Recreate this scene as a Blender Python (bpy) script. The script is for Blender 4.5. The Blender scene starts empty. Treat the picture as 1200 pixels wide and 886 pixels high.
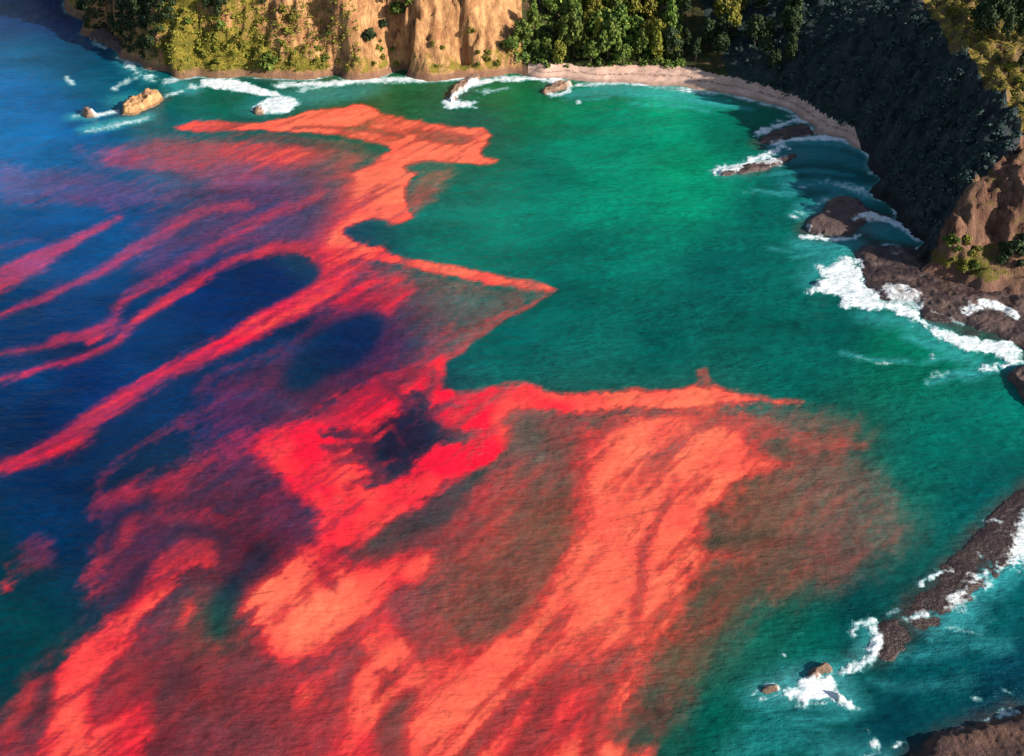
import bpy, math, random
import numpy as np
from mathutils import Vector

random.seed(7)
rng = np.random.default_rng(7)
scene = bpy.context.scene
col = scene.collection

# ------------------------------------------------------------------ camera, sky, sun, exposure
FPX, PITCH, CAMH = 1152.0, math.radians(38.0), 100.0      # focal length for a 1200 px wide picture
cam = bpy.data.cameras.new("camera")
cam.sensor_fit = 'HORIZONTAL'
cam.sensor_width = 36.0
cam.lens = 36.0 * FPX / 1200.0
cam.clip_start, cam.clip_end = 1.0, 12000.0
cam_o = bpy.data.objects.new("camera", cam)
cam_o.location = (0, 0, CAMH)
cam_o.rotation_euler = (math.pi / 2 - PITCH, 0, 0)
col.objects.link(cam_o)
scene.camera = cam_o

SUN_EL = math.radians(25.0)
SUN_H = Vector((0.91, -0.42)).normalized()                # horizontal direction towards the sun
to_sun = Vector((SUN_H.x * math.cos(SUN_EL), SUN_H.y * math.cos(SUN_EL), math.sin(SUN_EL)))
world = bpy.data.worlds.new("World")
scene.world = world
world.use_nodes = True
wn = world.node_tree
bg = wn.nodes["Background"]
sky = wn.nodes.new("ShaderNodeTexSky")
sky.sky_type = 'NISHITA'
sky.sun_disc = False
sky.sun_elevation = SUN_EL
sky.sun_rotation = math.atan2(SUN_H.x, SUN_H.y)
wn.links.new(sky.outputs[0], bg.inputs[0])
bg.inputs[1].default_value = 0.09
sl = bpy.data.lights.new("sun", 'SUN')
sl.energy = 5.0
sl.angle = math.radians(0.5)
sl.color = (1.0, 0.93, 0.82)
sun_o = bpy.data.objects.new("sun", sl)
sun_o.rotation_euler = to_sun.to_track_quat('Z', 'Y').to_euler()
sun_o.location = (150, -100, 200)
col.objects.link(sun_o)
scene.view_settings.view_transform = 'Standard'
scene.view_settings.look = 'None'
scene.view_settings.gamma = 1.0
scene.view_settings.exposure = 0.69

# ------------------------------------------------------------------ helpers: places
CP, SP = math.cos(PITCH), math.sin(PITCH)
def ray(u, v):
    a = (u - 600.0) / FPX
    b = (443.0 - v) / FPX
    return a, CP + b * SP, -SP + b * CP
def C(u, v, z=0.0):
    """the point of the place at height z that the survey picture shows at (u, v)"""
    dx, dy, dz = ray(u, v)
    t = (z - CAMH) / dz
    return dx * t, dy * t
def Cs(pts, z=0.0):
    return np.array([C(u, v, z) for u, v in pts], dtype=np.float64)
def lin(c):
    c = np.asarray(c, dtype=np.float64) / 255.0
    return np.where(c <= 0.04045, c / 12.92, ((c + 0.055) / 1.055) ** 2.4)

# ------------------------------------------------------------------ helpers: noise
def _hash(ix, iy, seed):
    h = (ix.astype(np.int64) * 374761393 + iy.astype(np.int64) * 668265263 + seed * 982451653) & 0xffffffff
    h = ((h ^ (h >> 13)) * 1274126177) & 0xffffffff
    h = ((h ^ (h >> 16)) * 2246822519) & 0xffffffff
    return ((h ^ (h >> 15)) & 0xffffff) / float(0xffffff)
def vnoise(x, y, seed=0):
    x0 = np.floor(x); y0 = np.floor(y)
    fx = x - x0; fy = y - y0
    fx = fx * fx * fx * (fx * (fx * 6 - 15) + 10)
    fy = fy * fy * fy * (fy * (fy * 6 - 15) + 10)
    x0 = x0.astype(np.int64); y0 = y0.astype(np.int64)
    a = _hash(x0, y0, seed); b = _hash(x0 + 1, y0, seed)
    c = _hash(x0, y0 + 1, seed); d = _hash(x0 + 1, y0 + 1, seed)
    return (a + (b - a) * fx) * (1 - fy) + (c + (d - c) * fx) * fy
def fbm(x, y, seed=0, octaves=4, gain=0.5):
    """-1 .. 1"""
    s = 0; amp = 1.0; tot = 0.0
    for k in range(octaves):
        c, sn = math.cos(k * 0.7), math.sin(k * 0.7)
        s = s + amp * (vnoise(x * c - y * sn, x * sn + y * c, seed + k * 17) * 2 - 1)
        tot += amp
        x = x * 2.03 + 13.1; y = y * 2.03 + 7.7; amp *= gain
    return s / tot * 1.6
def sstep(a, b, x):
    t = np.clip((x - a) / (b - a), 0, 1)
    return t * t * (3 - 2 * t)

# ------------------------------------------------------------------ helpers: outlines
def smooth(pts, n=5, closed=True):
    p = np.array(pts, dtype=np.float64)
    if closed:
        p = np.vstack([p[-1], p, p[0], p[1]])
    else:
        p = np.vstack([2 * p[0] - p[1], p, 2 * p[-1] - p[-2]])
    out = []
    for i in range(1, len(p) - 2):
        a, b, c, d = p[i - 1], p[i], p[i + 1], p[i + 2]
        for t in np.arange(n) / n:
            out.append(0.5 * ((2 * b) + (c - a) * t + (2 * a - 5 * b + 4 * c - d) * t * t + (3 * b - a - 3 * c + d) * t ** 3))
    if not closed:
        out.append(p[-2])
    return np.array(out)
def band(pts, ws):
    """outline round a wandering line with a width at each of its points"""
    if np.isscalar(ws):
        ws = [ws] * len(pts)
    q = smooth([(a, b, w) for (a, b), w in zip(pts, ws)], 4, False)
    xy, w = q[:, :2], np.maximum(q[:, 2:3], 0.6)
    t = np.gradient(xy, axis=0)
    t /= np.linalg.norm(t, axis=1, keepdims=True) + 1e-9
    nrm = np.stack([-t[:, 1], t[:, 0]], 1)
    head = xy[0] - t[0] * w[0] * 0.4
    tail = xy[-1] + t[-1] * w[-1] * 0.4
    return np.vstack([head[None], xy + nrm * w / 2, tail[None], (xy - nrm * w / 2)[::-1]])
def sdist(px, py, poly):
    """signed distance in metres, positive inside"""
    d2 = np.full(px.shape, 1e18)
    inside = np.zeros(px.shape, dtype=bool)
    n = len(poly)
    for i in range(n):
        ax, ay = poly[i]; bx, by = poly[(i + 1) % n]
        ex, ey = bx - ax, by - ay
        L = ex * ex + ey * ey + 1e-12
        wx, wy = px - ax, py - ay
        t = np.clip((wx * ex + wy * ey) / L, 0, 1)
        qx, qy = wx - ex * t, wy - ey * t
        np.minimum(d2, qx * qx + qy * qy, out=d2)
        if ay != by:
            cnd = (ay > py) != (by > py)
            inside ^= cnd & (px < ex * (py - ay) / ey + ax)
    d = np.sqrt(d2)
    return np.where(inside, d, -d)
def P(pts, val, soft=4, rough=1.0, sm=True):
    return (smooth(pts, 4) if sm else np.array(pts, float), val, soft, rough)
def S(pts, ws, val, soft=3, rough=1.0):
    if pts[0][0] <= -5:                                    # streaks run on past the edge of the frame
        ws = [ws] * len(pts) if np.isscalar(ws) else list(ws)
        (a, b), (c, d) = pts[0], pts[1]
        k = 150 / max(c - a, 1)
        pts = [(a - 300, b - (d - b) * k * 2), (a - 150, b - (d - b) * k)] + list(pts); ws = [ws[0] * .5, ws[0]] + ws
    return (band(pts, ws), val, soft, rough)

# ------------------------------------------------------------------ chart of the red tide (values: how dense the algae are)
TIDE = [
    # thin veils first
    P([(120,640),(160,580),(260,530),(330,560),(440,600),(600,480),(760,480),(860,520),(820,700),(740,895),(-20,895),(20,800),(110,720)], .40, 22, 3),
    P([(502,193),(522,190),(540,198),(522,222),(500,244),(484,258),(474,245),(474,225)], .60, 9, 1.5),
    P([(120,185),(180,160),(240,157),(330,165),(420,170),(455,182),(425,200),(400,225),(370,245),(335,262),(280,285),(250,262),(230,228),(190,208),(140,200)], .60, 24, 2),
    P([(390,300),(440,302),(520,322),(600,338),(652,343),(612,362),(570,388),(545,408),(520,425),(505,440),(470,455),(420,470),(370,490),(330,520),(300,505),(330,455),(350,420),(360,390),(380,350)], .50, 14, 2),
    P([(110,585),(150,560),(200,545),(260,520),(300,510),(330,545),(365,600),(380,640),(345,665),(300,690),(280,740),(230,770),(170,750),(140,720),(105,690),(112,640)], .46, 16, 3),
    P([(-20,900),(0,868),(28,800),(60,782),(110,738),(150,702),(200,690),(245,700),(235,740),(265,770),(290,750),(330,770),(390,780),(420,900)], .53, 12, 2.5),
    P([(590,470),(650,478),(760,478),(820,470),(840,560),(800,650),(740,740),(660,780),(560,800),(480,790),(430,720),(420,660),(440,632),(520,600),(580,550)], .56, 10, 2),
    P([(880,478),(935,468),(1005,488),(1032,512),(1015,530),(1045,560),(1085,600),(1075,640),(1045,668),(1005,688),(960,700),(900,718),(880,738),(850,770),(815,795),(770,808),(745,850),(720,850),(750,780),(800,720),(825,650),(830,590),(870,560)], .50, 24, 2),
    # the cove front: coral tongue
    P([(205,148),(240,142),(290,144),(340,138),(365,129),(400,124),(432,123),(450,134),(480,140),(520,146),(545,149),(566,150),(576,158),(566,175),(571,184),(586,186),(576,192),(545,191),(520,192),(502,193),(487,205),(473,228),(477,245),(483,256),(466,263),(440,258),(420,262),(405,271),(418,284),(450,289),(456,293),(470,300),(520,311),(570,320),(620,328),(652,339),(640,343),(600,337),(560,331),(520,324),(480,313),(455,307),(425,304),(405,312),(385,325),(372,312),(358,300),(345,288),(350,276),(362,262),(380,248),(395,225),(402,208),(430,196),(450,182),(455,175),(430,166),(400,160),(360,157),(300,154),(250,155),(225,153)], .97, 3, 1.0),
    P([(340,250),(370,215),(410,200),(440,195),(455,215),(450,245),(420,255),(395,262),(360,285),(345,282)], .93, 8, 1.5),
    S([(230,185),(270,180),(310,180),(350,184),(400,189)], [10,22,26,26,16], .88, 12, 1.5),
    S([(115,180),(160,184),(200,184),(250,182)], [12,22,24,24], .68, 12, 2),
    S([(270,158),(340,163),(420,172)], [6,10,8], .45, 5),
    S([(345,150),(380,149),(430,152),(475,160)], [3,4,4,4], .75, 3),
    P([(485,152),(520,153),(548,160),(540,170),(505,168),(488,160)], .75, 5),
    S([(480,198),(500,195),(530,195)], [8,12,6], .35, 4),
    # mottled veil north of the streaks
    S([(90,172),(105,185),(110,195)], [16,12,4], .42, 10, 2),
    S([(0,195),(18,212),(35,235)], [18,30,18], .60, 12, 2),
    S([(60,205),(80,222),(105,226),(133,235)], [20,30,28,16], .66, 12, 2),
    S([(60,205),(90,200),(140,215)], [8,12,6], .3, 10, 2),
    S([(170,212),(200,218),(235,220)], [10,14,8], .42, 10, 2),
    S([(215,255),(250,238),(300,225),(350,205),(400,185)], [12,18,18,16,10], .50, 9, 2),
    S([(250,275),(300,258),(350,235),(410,210)], [8,10,10,8], .68, 6, 1.5),
    S([(300,282),(340,262),(385,235)], [8,10,8], .80, 5, 1.2),
    P([(0,195),(60,200),(140,205),(200,215),(240,235),(150,245),(60,238),(0,240)], .42, 18, 3),
    P([(170,250),(240,230),(330,220),(400,215),(360,290),(300,290),(200,330),(150,320)], .40, 20, 3),
    P([(230,470),(300,420),(380,390),(440,370),(520,380),(480,440),(380,490),(300,510),(240,520)], .42, 18, 3),
    # long streaks over the deep water
    S([(-8,335),(30,314),(60,298),(100,276),(145,256)], [32,28,24,16,8], .70, 7, 1.4),
    S([(-8,294),(20,288),(48,280)], [9,10,4], .42, 6, 1.5),
    S([(-8,374),(20,362),(60,346),(100,326),(150,298),(200,268),(240,248),(290,240)], [7,9,14,15,12,12,12,11], .68, 7, 1.0),
    S([(-8,416),(40,407),(78,395),(112,388),(132,374),(148,353),(175,334),(215,308),(265,280),(320,252),(380,225)], [10,11,12,16,17,15,13,11,11,13,12], .68, 7, 1.0),
    S([(62,398),(80,392)], [10,10], .70, 4), S([(103,394),(118,390)], [18,16], .74, 4),
    S([(-8,449),(50,432),(95,418),(135,399),(165,374),(205,344),(240,324),(290,300),(345,288),(372,300)], [12,11,10,13,15,15,14,12,13,12], .74, 7, 1.0),
    S([(155,380),(200,348),(235,328)], [8,10,9], .78, 4),
    S([(-8,549),(40,537),(75,520),(95,508),(108,493),(140,471),(180,446),(222,424),(270,401),(312,376),(352,354),(400,330)], [16,17,22,25,22,19,18,19,20,26,32,34], .90, 7, 1.0),
    S([(230,460),(260,435),(300,420),(350,398),(385,380)], [5,9,10,10,8], .42, 7, 2),
    S([(280,470),(320,430),(345,405)], [10,14,8], .40, 8, 2),
    # rose patch under the tongue and the dark pool beside it
    P([(394,358),(408,340),(425,328),(452,322),(478,328),(486,342),(470,358),(455,368),(430,360),(408,366)], .90, 7, 1.2),
    S([(360,318),(380,318),(400,318),(430,312)], [18,26,18,8], .90, 6),
    S([(525,380),(560,355),(600,345)], [26,20,10], .42, 12, 2),
    S([(500,432),(510,405),(530,385)], [18,20,10], .66, 9, 2),
    S([(650,343),(612,361),(575,382),(548,404),(522,420)], [4,9,12,13,12], .70, 4, 1),
    P([(333,455),(340,425),(358,402),(378,386),(402,376),(432,370),(448,382),(440,402),(420,424),(385,440),(355,458)], .10, 9, 2),
    P([(300,345),(335,315),(360,310),(372,322),(350,340),(310,362)], .03, 7, 1.5),
    # crimson boomerang
    P([(284,515),(320,503),(368,487),(400,468),(440,448),(475,432),(505,420),(518,418),(526,430),(520,445),(530,457),(560,458),(600,450),(622,450),(650,459),(700,461),(760,458),(800,453),(816,452),(834,452),(852,458),(900,464),(945,470),(900,472),(850,476),(800,480),(730,482),(680,484),(625,481),(602,486),(596,500),(592,520),(580,540),(540,562),(510,582),(480,602),(455,617),(440,632),(418,640),(395,642),(376,632),(370,612),(372,602),(345,582),(330,560),(308,540),(290,526)], 1.0, 6, 1.2),
    P([(370,490),(400,467),(440,446),(475,432),(500,425),(510,440),(480,455),(440,480),(400,500)], .80, 8, 2),
    P([(430,571),(444,556),(441,546),(428,535),(432,512),(448,492),(470,485),(478,468),(488,458),(500,462),(508,478),(506,490),(524,505),(546,513),(528,523),(500,527),(480,545),(463,556),(446,564)], .20, 6, 2.6),
    S([(440,515),(405,508),(372,506)], [14,9,3], .46, 7, 3), S([(440,528),(410,524),(376,526)], [12,8,3], .46, 7, 3), S([(445,542),(415,540),(396,544)], [12,7,3], .46, 7, 3), S([(448,555),(425,560),(408,570)], [12,7,3], .46, 7, 3), S([(485,478),(465,462),(448,446)], [14,9,3], .46, 7, 3), S([(495,472),(506,455),(510,436)], [12,8,3], .46, 7, 3), S([(500,488),(522,478),(536,476)], [10,6,2], .46, 7, 3), S([(520,512),(540,512),(556,508)], [10,6,2], .46, 7, 3),
    S([(455,500),(440,512),(418,516)], [3,5,3], .72, 4, 2), S([(470,535),(445,540),(420,552)], [2,4,4], .70, 4, 2), S([(492,468),(488,490),(470,505)], [4,4,2], .62, 4, 2), S([(450,492),(462,500),(470,516)], [4,5,2], .52, 4, 2),
    S([(378,510),(392,508),(402,512)], [8,12,6], .40, 5, 4),
    S([(380,525),(395,526)], [5,5], .55, 5, 2), S([(415,520),(432,535),(440,555)], [12,20,10], .45, 6, 5),
    S([(455,452),(475,447),(490,440)], [8,10,6], .55, 6, 2),
    S([(360,640),(385,650),(400,655)], [24,30,20], .85, 7, 1.5),
    S([(790,440),(812,436),(826,438),(830,450)], [10,10,14,18], .62, 5, 2),
    # olive gaps inside the brown arch
    S([(604,505),(622,515),(645,530)], [18,34,20], .42, 12, 2),
    S([(435,642),(470,625),(505,612),(540,590)], [14,20,18,8], .35, 8, 2),
    S([(655,560),(640,620),(605,680),(560,745)], [30,46,42,22], .52, 16, 2.5),
    S([(590,560),(570,600),(540,640)], [24,50,40], .68, 14, 2.5),
    S([(685,505),(690,540),(682,580),(670,620)], [20,24,20,14], .72, 8, 2),
    S([(770,560),(850,520),(900,500)], [20,40,24], .70, 12, 2),
    # coral streams in the foreground
    P([(690,515),(735,494),(790,482),(835,478),(860,486),(868,508),(880,526),(905,536),(925,543),(905,550),(886,556),(866,570),(848,588),(828,593),(823,620),(826,645),(852,651),(822,667),(810,700),(794,735),(765,770),(745,800),(726,835),(719,860),(742,900),(376,900),(398,860),(450,800),(488,762),(520,776),(545,782),(575,766),(602,742),(625,716),(646,684),(666,645),(681,615),(687,580),(686,545)], .95, 12, 1.6),
    P([(290,700),(300,686),(325,670),(340,656),(356,648),(375,655),(398,662),(440,664),(478,655),(500,646),(512,660),(505,682),(480,705),(488,738),(492,765),(465,790),(420,795),(385,778),(350,782),(318,762),(295,736),(285,716)], .99, 11, 1.6),
    P([(345,780),(400,770),(440,790),(420,840),(380,895),(330,895),(355,830)], .72, 8, 2),
    S([(352,790),(362,820),(355,850)], [24,30,22], .90, 7, 1.5), S([(395,770),(425,800),(425,850),(415,895)], [40,40,30,30], .93, 8, 1.5), S([(500,745),(535,785),(520,830),(510,895)], [40,50,36,30], .94, 8, 1.5), S([(560,780),(600,760)], [40,40], .95, 8), S([(700,760),(700,820),(660,850),(650,895)], [40,44,30,30], .92, 8, 2),
    S([(845,480),(900,495),(950,520),(1015,520)], [12,18,20,6], .68, 9, 2),
    S([(815,490),(870,495)], [20,16], .78, 9, 2),
    S([(772,610),(752,640),(748,690),(742,730)], [6,12,10,6], .72, 5, 2),
    S([(795,560),(775,600)], [8,10], .78, 5, 2),
    S([(830,640),(870,632),(905,625)], [8,14,10], .30, 9, 2),
    # brown furrows cut into the streams
    S([(418,762),(396,796),(391,843),(366,890)], [11,16,12,14], .60, 5, 2),
    S([(484,808),(464,843),(460,895)], [14,30,36], .60, 6, 2),
    S([(665,775),(640,795),(598,830),(571,857),(545,890)], [6,8,14,16,18], .62, 5, 2),
    S([(655,800),(640,818),(625,857),(600,895)], [10,16,22,28], .62, 6, 2),
    S([(720,780),(690,785),(660,800)], [10,14,10], .72, 6, 2),
    S([(715,800),(692,865),(690,895)], [12,20,26], .68, 6, 2.5),
    S([(740,755),(715,775),(700,790)], [10,12,8], .74, 6, 2),
    S([(378,670),(386,680),(392,690)], [16,16,10], .78, 6, 2),
    S([(475,695),(495,730),(520,755)], [30,50,26], .68, 10, 2.5),
    S([(175,790),(240,800),(300,830),(350,870)], [30,50,60,50], .56, 16, 3),
    # fringe of the near left side
    P([(12,678),(22,645),(40,618),(56,632),(70,655),(50,668)], .46, 8, 2),
    S([(-8,672),(8,668),(6,692)], [22,20,14], .74, 5, 1.5),
    S([(155,575),(150,615),(140,632),(119,648),(104,692)], [22,24,20,22,18], .68, 7, 2),
    S([(222,484),(190,505),(160,525),(133,548),(115,570),(108,600)], [16,14,12,16,18,12], .45, 7, 2),
    S([(115,582),(145,590)], [14,20], .55, 7, 2),
    S([(243,442),(237,470),(228,500),(232,535)], [6,8,8,4], .40, 7, 2.4), S([(205,500),(225,498)], [8,10], .52, 6, 2),
    S([(290,507),(257,533),(217,556),(190,572)], [22,18,16,10], .60, 7, 2),
    S([(195,610),(230,605),(275,608)], [14,18,12], .66, 8, 2),
    S([(240,648),(205,657),(176,688),(152,722),(125,752),(92,790),(78,823),(64,895)], [34,38,24,30,42,42,38,44], .90, 7, 2),
    S([(210,655),(245,650)], [26,22], .82, 6, 2),
    S([(222,708),(212,735)], [16,12], .88, 5, 1.5),
    P([(105,862),(140,848),(165,832),(180,812),(178,850),(155,900),(100,900),(88,875)], .93, 7, 2),
    S([(45,795),(22,845),(-5,885)], [18,22,26], .74, 8, 2),
    S([(105,770),(85,830),(75,895)], [44,46,50], .94, 8, 2), S([(150,840),(120,870)], [50,50], .93, 8, 2), P([(128,788),(168,772),(162,812),(122,838),(104,832)], .60, 8, 2),
    S([(120,650),(140,610),(175,590)], [10,14,10], .25, 8, 3), S([(165,665),(150,690),(130,712)], [14,18,14], .30, 8, 3), S([(190,640),(215,620),(260,630)], [8,12,10], .36, 8, 3), S([(215,790),(190,815),(185,840)], [20,26,14], .40, 9, 3), S([(60,800),(45,830),(20,860)], [8,12,10], .40, 7, 3), S([(230,830),(225,870),(215,895)], [16,22,20], .44, 9, 3), S([(290,770),(270,810),(275,850)], [20,26,20], .46, 9, 3),
    S([(275,685),(258,718),(256,745)], [18,24,16], .15, 8, 2.4),
    S([(310,650),(285,680)], [30,20], .30, 9, 2),
    S([(210,875),(260,850),(310,860)], [20,24,20], .48, 10, 3),
]
# clean green water of the cove, with a crisp front against the bloom
CLEAR = [P([(440,100),(440,121),(480,136),(520,142),(566,147),(582,156),(574,178),(590,185),(580,195),(548,198),(530,222),(500,250),(480,262),(460,285),(462,292),(475,298),(520,308),(570,317),(620,325),(656,340),(614,366),(574,389),(550,410),(525,424),(527,443),(536,454),(560,455),(600,446),(624,446),(650,456),(700,458),(760,455),(800,450),(813,446),(815,433),(830,428),(838,444),(855,455),(905,461),(960,467),(1060,475),(1200,470),(1200,100)], .97, 3, .8, False)]
# hue of the algae: 0 coral, 1 crimson
HUE = [((310,555),1),((360,590),1),((400,635),.95),((470,590),1),((530,575),1),((575,540),1),((450,420),.9),((560,475),.85),((600,480),.7),((400,150),0),((300,180),.25),((200,185),.45),((100,215),.8),((560,170),.1),((440,215),.0),((400,270),.15),((350,290),.7),((400,320),.8),((520,318),.15),((620,333),.1),((450,345),.95),((20,320),.7),((150,300),.7),((250,300),.7),((200,440),.85),((50,540),.8),((100,400),.7),((330,365),.85),
       ((400,480),.9),((300,515),.95),((350,560),1),((400,610),1),((420,640),.7),((500,560),1),((560,500),.95),((510,440),.9),((620,465),.65),((700,470),.35),((800,465),.15),((600,340),.3),((560,390),.6),((600,600),.2),((520,690),.15),((350,720),.15),((400,700),.1),((310,700),.25),((750,560),.15),((800,510),.15),((900,540),.2),((700,680),.05),((650,740),.05),((600,800),.15),((560,870),.35),((430,870),.6),((360,820),.5),((680,860),.45),((720,780),.2),((900,650),.0),((130,870),.75),((80,820),.6),((130,750),.75),((200,660),.7),((120,640),.5),((220,720),.4),((20,850),.5),((250,820),.45),((300,600),.6)]
# colour of the water: deep blue on the seaward side, sky reflection put into the far left blue, green over the sandy floor of the cove
TINT = [((10,20),(12,48,95)),((60,25),(10,45,95)),((40,60),(8,90,128)),((20,110),(0,98,160)),((60,150),(0,96,155)),((10,200),(0,96,155)),((90,70),(4,75,105)),((130,100),(0,85,110)),((90,150),(0,84,140)),((200,140),(5,88,95)),((130,250),(0,72,128)),((60,280),(0,70,128)),((30,440),(0,55,108)),((130,390),(0,50,102)),((250,350),(0,42,98)),((320,330),(0,36,88)),((100,440),(0,38,90)),((60,490),(0,36,82)),((60,560),(0,38,82)),((250,480),(4,42,86)),((420,400),(0,36,82)),((50,620),(0,45,86)),((40,690),(0,52,70)),((40,730),(0,60,66)),((20,780),(0,54,62)),((150,640),(16,34,60)),((110,600),(4,38,74)),((290,640),(22,40,60)),((250,740),(20,66,60)),((470,510),(24,30,56)),((300,240),(22,66,112)),((220,600),(20,44,68)),((330,600),(20,40,66)),((350,300),(20,60,90)),
        ((260,115),(0,96,75)),((210,120),(0,96,85)),((400,108),(45,92,52)),((460,112),(38,96,55)),((560,150),(0,92,76)),((600,110),(20,110,62)),((620,125),(0,112,70)),((700,112),(0,122,80)),((765,120),(0,155,112)),((730,140),(0,132,102)),((640,200),(0,112,92)),((700,185),(0,128,98)),((800,195),(0,158,112)),((785,160),(0,145,108)),((810,225),(0,142,106)),((860,150),(0,108,85)),((600,260),(0,122,102)),((720,235),(0,138,108)),((540,280),(0,112,96)),((700,300),(0,110,95)),((660,360),(0,98,90)),((600,400),(0,95,90)),((780,400),(0,98,90)),((850,320),(0,94,88)),((900,250),(0,98,86)),((950,210),(0,84,86)),((900,380),(0,96,86)),((980,390),(0,92,85)),((930,440),(0,96,86)),((1100,420),(0,112,88)),((1050,400),(0,112,86)),((1180,490),(0,108,94)),((1100,520),(0,102,90)),((1050,600),(8,92,80)),((1150,575),(0,88,86)),((960,740),(0,92,80)),((900,720),(0,92,76)),((830,850),(0,82,70)),((950,840),(0,76,76)),((1050,850),(0,58,68)),((1100,790),(0,78,84)),((1180,720),(0,88,92)),((1180,800),(0,62,78)),((900,870),(0,96,90)),((1000,200),(0,90,90)),((1000,720),(0,70,72)),
        ((620,520),(70,88,78)),((650,620),(60,80,62)),((560,720),(60,74,62)),((760,840),(20,72,60)),((720,650),(60,80,70)),((450,640),(40,66,66)),((340,840),(84,54,58)),((480,850),(60,62,58)),((640,860),(60,52,52)),((160,810),(84,52,58)),((280,800),(82,54,60)),((600,680),(88,78,64)),((900,620),(84,78,62)),((850,700),(76,74,58)),((960,570),(66,84,72)),((880,580),(86,78,62)),((980,640),(58,76,68)),((920,680),(60,80,66)),((800,770),(60,74,56)),((790,500),(60,90,80))]
# turquoise water full of bubbles
AIR = [S([(130,118),(160,118),(185,112)], [10,16,10], .5, 10), S([(95,152),(135,145),(178,136)], [8,11,8], .75, 7), S([(140,62),(155,80),(175,92)], [12,14,12], .5, 8), S([(80,138),(110,136)], [8,10], .6, 6),
       S([(200,100),(230,105)], [14,14], .6, 8), P([(290,135),(300,115),(370,102),(440,100),(430,112),(360,125)], .4, 14),
       S([(850,205),(905,185),(960,180),(1015,190)], [8,16,20,14], .45, 12), S([(920,216),(970,216),(1015,228),(1030,232)], [10,14,20,14], .55, 10), S([(935,250),(965,238),(990,225)], [16,16,10], .6, 9), S([(930,285),(970,290),(1010,288)], [12,12,10], .55, 10), S([(1010,265),(1050,272),(1078,280)], [14,20,14], .5, 8),
       S([(945,330),(975,300),(1000,290)], [16,26,20], .5, 12), S([(1010,370),(1060,380),(1110,400),(1150,430)], [12,18,26,16], .45, 12),
       S([(1205,640),(1180,665),(1150,690),(1125,705)], [24,26,28,22], .75, 10), P([(1090,745),(1110,715),(1140,700),(1150,715),(1140,735),(1110,742)], .75, 12), S([(1150,740),(1120,738),(1090,750)], [6,8,5], .7, 8), S([(1085,740),(1130,750),(1170,752)], [14,12,6], .35, 12),
       P([(875,815),(895,795),(950,775),(980,775),(1000,800),(1010,825),(985,835),(940,825),(900,830)], .6, 12), S([(990,780),(1010,770),(1015,740)], [12,16,20], .5, 8), S([(960,880),(1000,875),(1040,885)], [20,20,14], .45, 14), S([(860,880),(900,865),(960,862)], [14,24,16], .3, 18),
       S([(1130,440),(1165,432),(1195,430)], [10,12,10], .6, 8), S([(665,112),(720,104),(790,112),(850,120)], [8,14,18,10], .55, 10), S([(700,108),(760,112),(830,120),(880,128)], [3,5,5,3], .7, 4), S([(740,122),(790,124),(830,130)], [2,4,3], .5, 5), S([(640,108),(690,116),(720,112)], [3,4,3], .5, 5),
       S([(900,172),(945,165),(990,168),(1020,182),(1032,200)], [8,12,12,10,8], .7, 6), S([(900,205),(950,200),(1000,205)], [3,5,3], .55, 5), S([(880,222),(915,228),(940,224)], [3,5,3], .6, 5), S([(930,300),(970,296),(1000,292)], [3,6,4], .6, 5), S([(900,290),(930,294)], [3,3], .5, 5),
       S([(985,415),(1030,420),(1070,424)], [3,4,3], .6, 4), S([(1080,425),(1110,420),(1140,424)], [3,4,3], .6, 5), S([(1090,448),(1120,438),(1150,440)], [5,8,5], .7, 5), S([(1060,395),(1100,408),(1140,420)], [6,10,8], .6, 6),
       S([(1050,770),(1110,765),(1180,755)], [4,8,5], .45, 8), S([(1020,800),(1080,805),(1140,800)], [3,6,4], .35, 8), S([(870,850),(920,845),(970,856)], [4,7,4], .4, 8), S([(900,835),(940,840),(990,838)], [3,5,4], .5, 6)]
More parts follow.
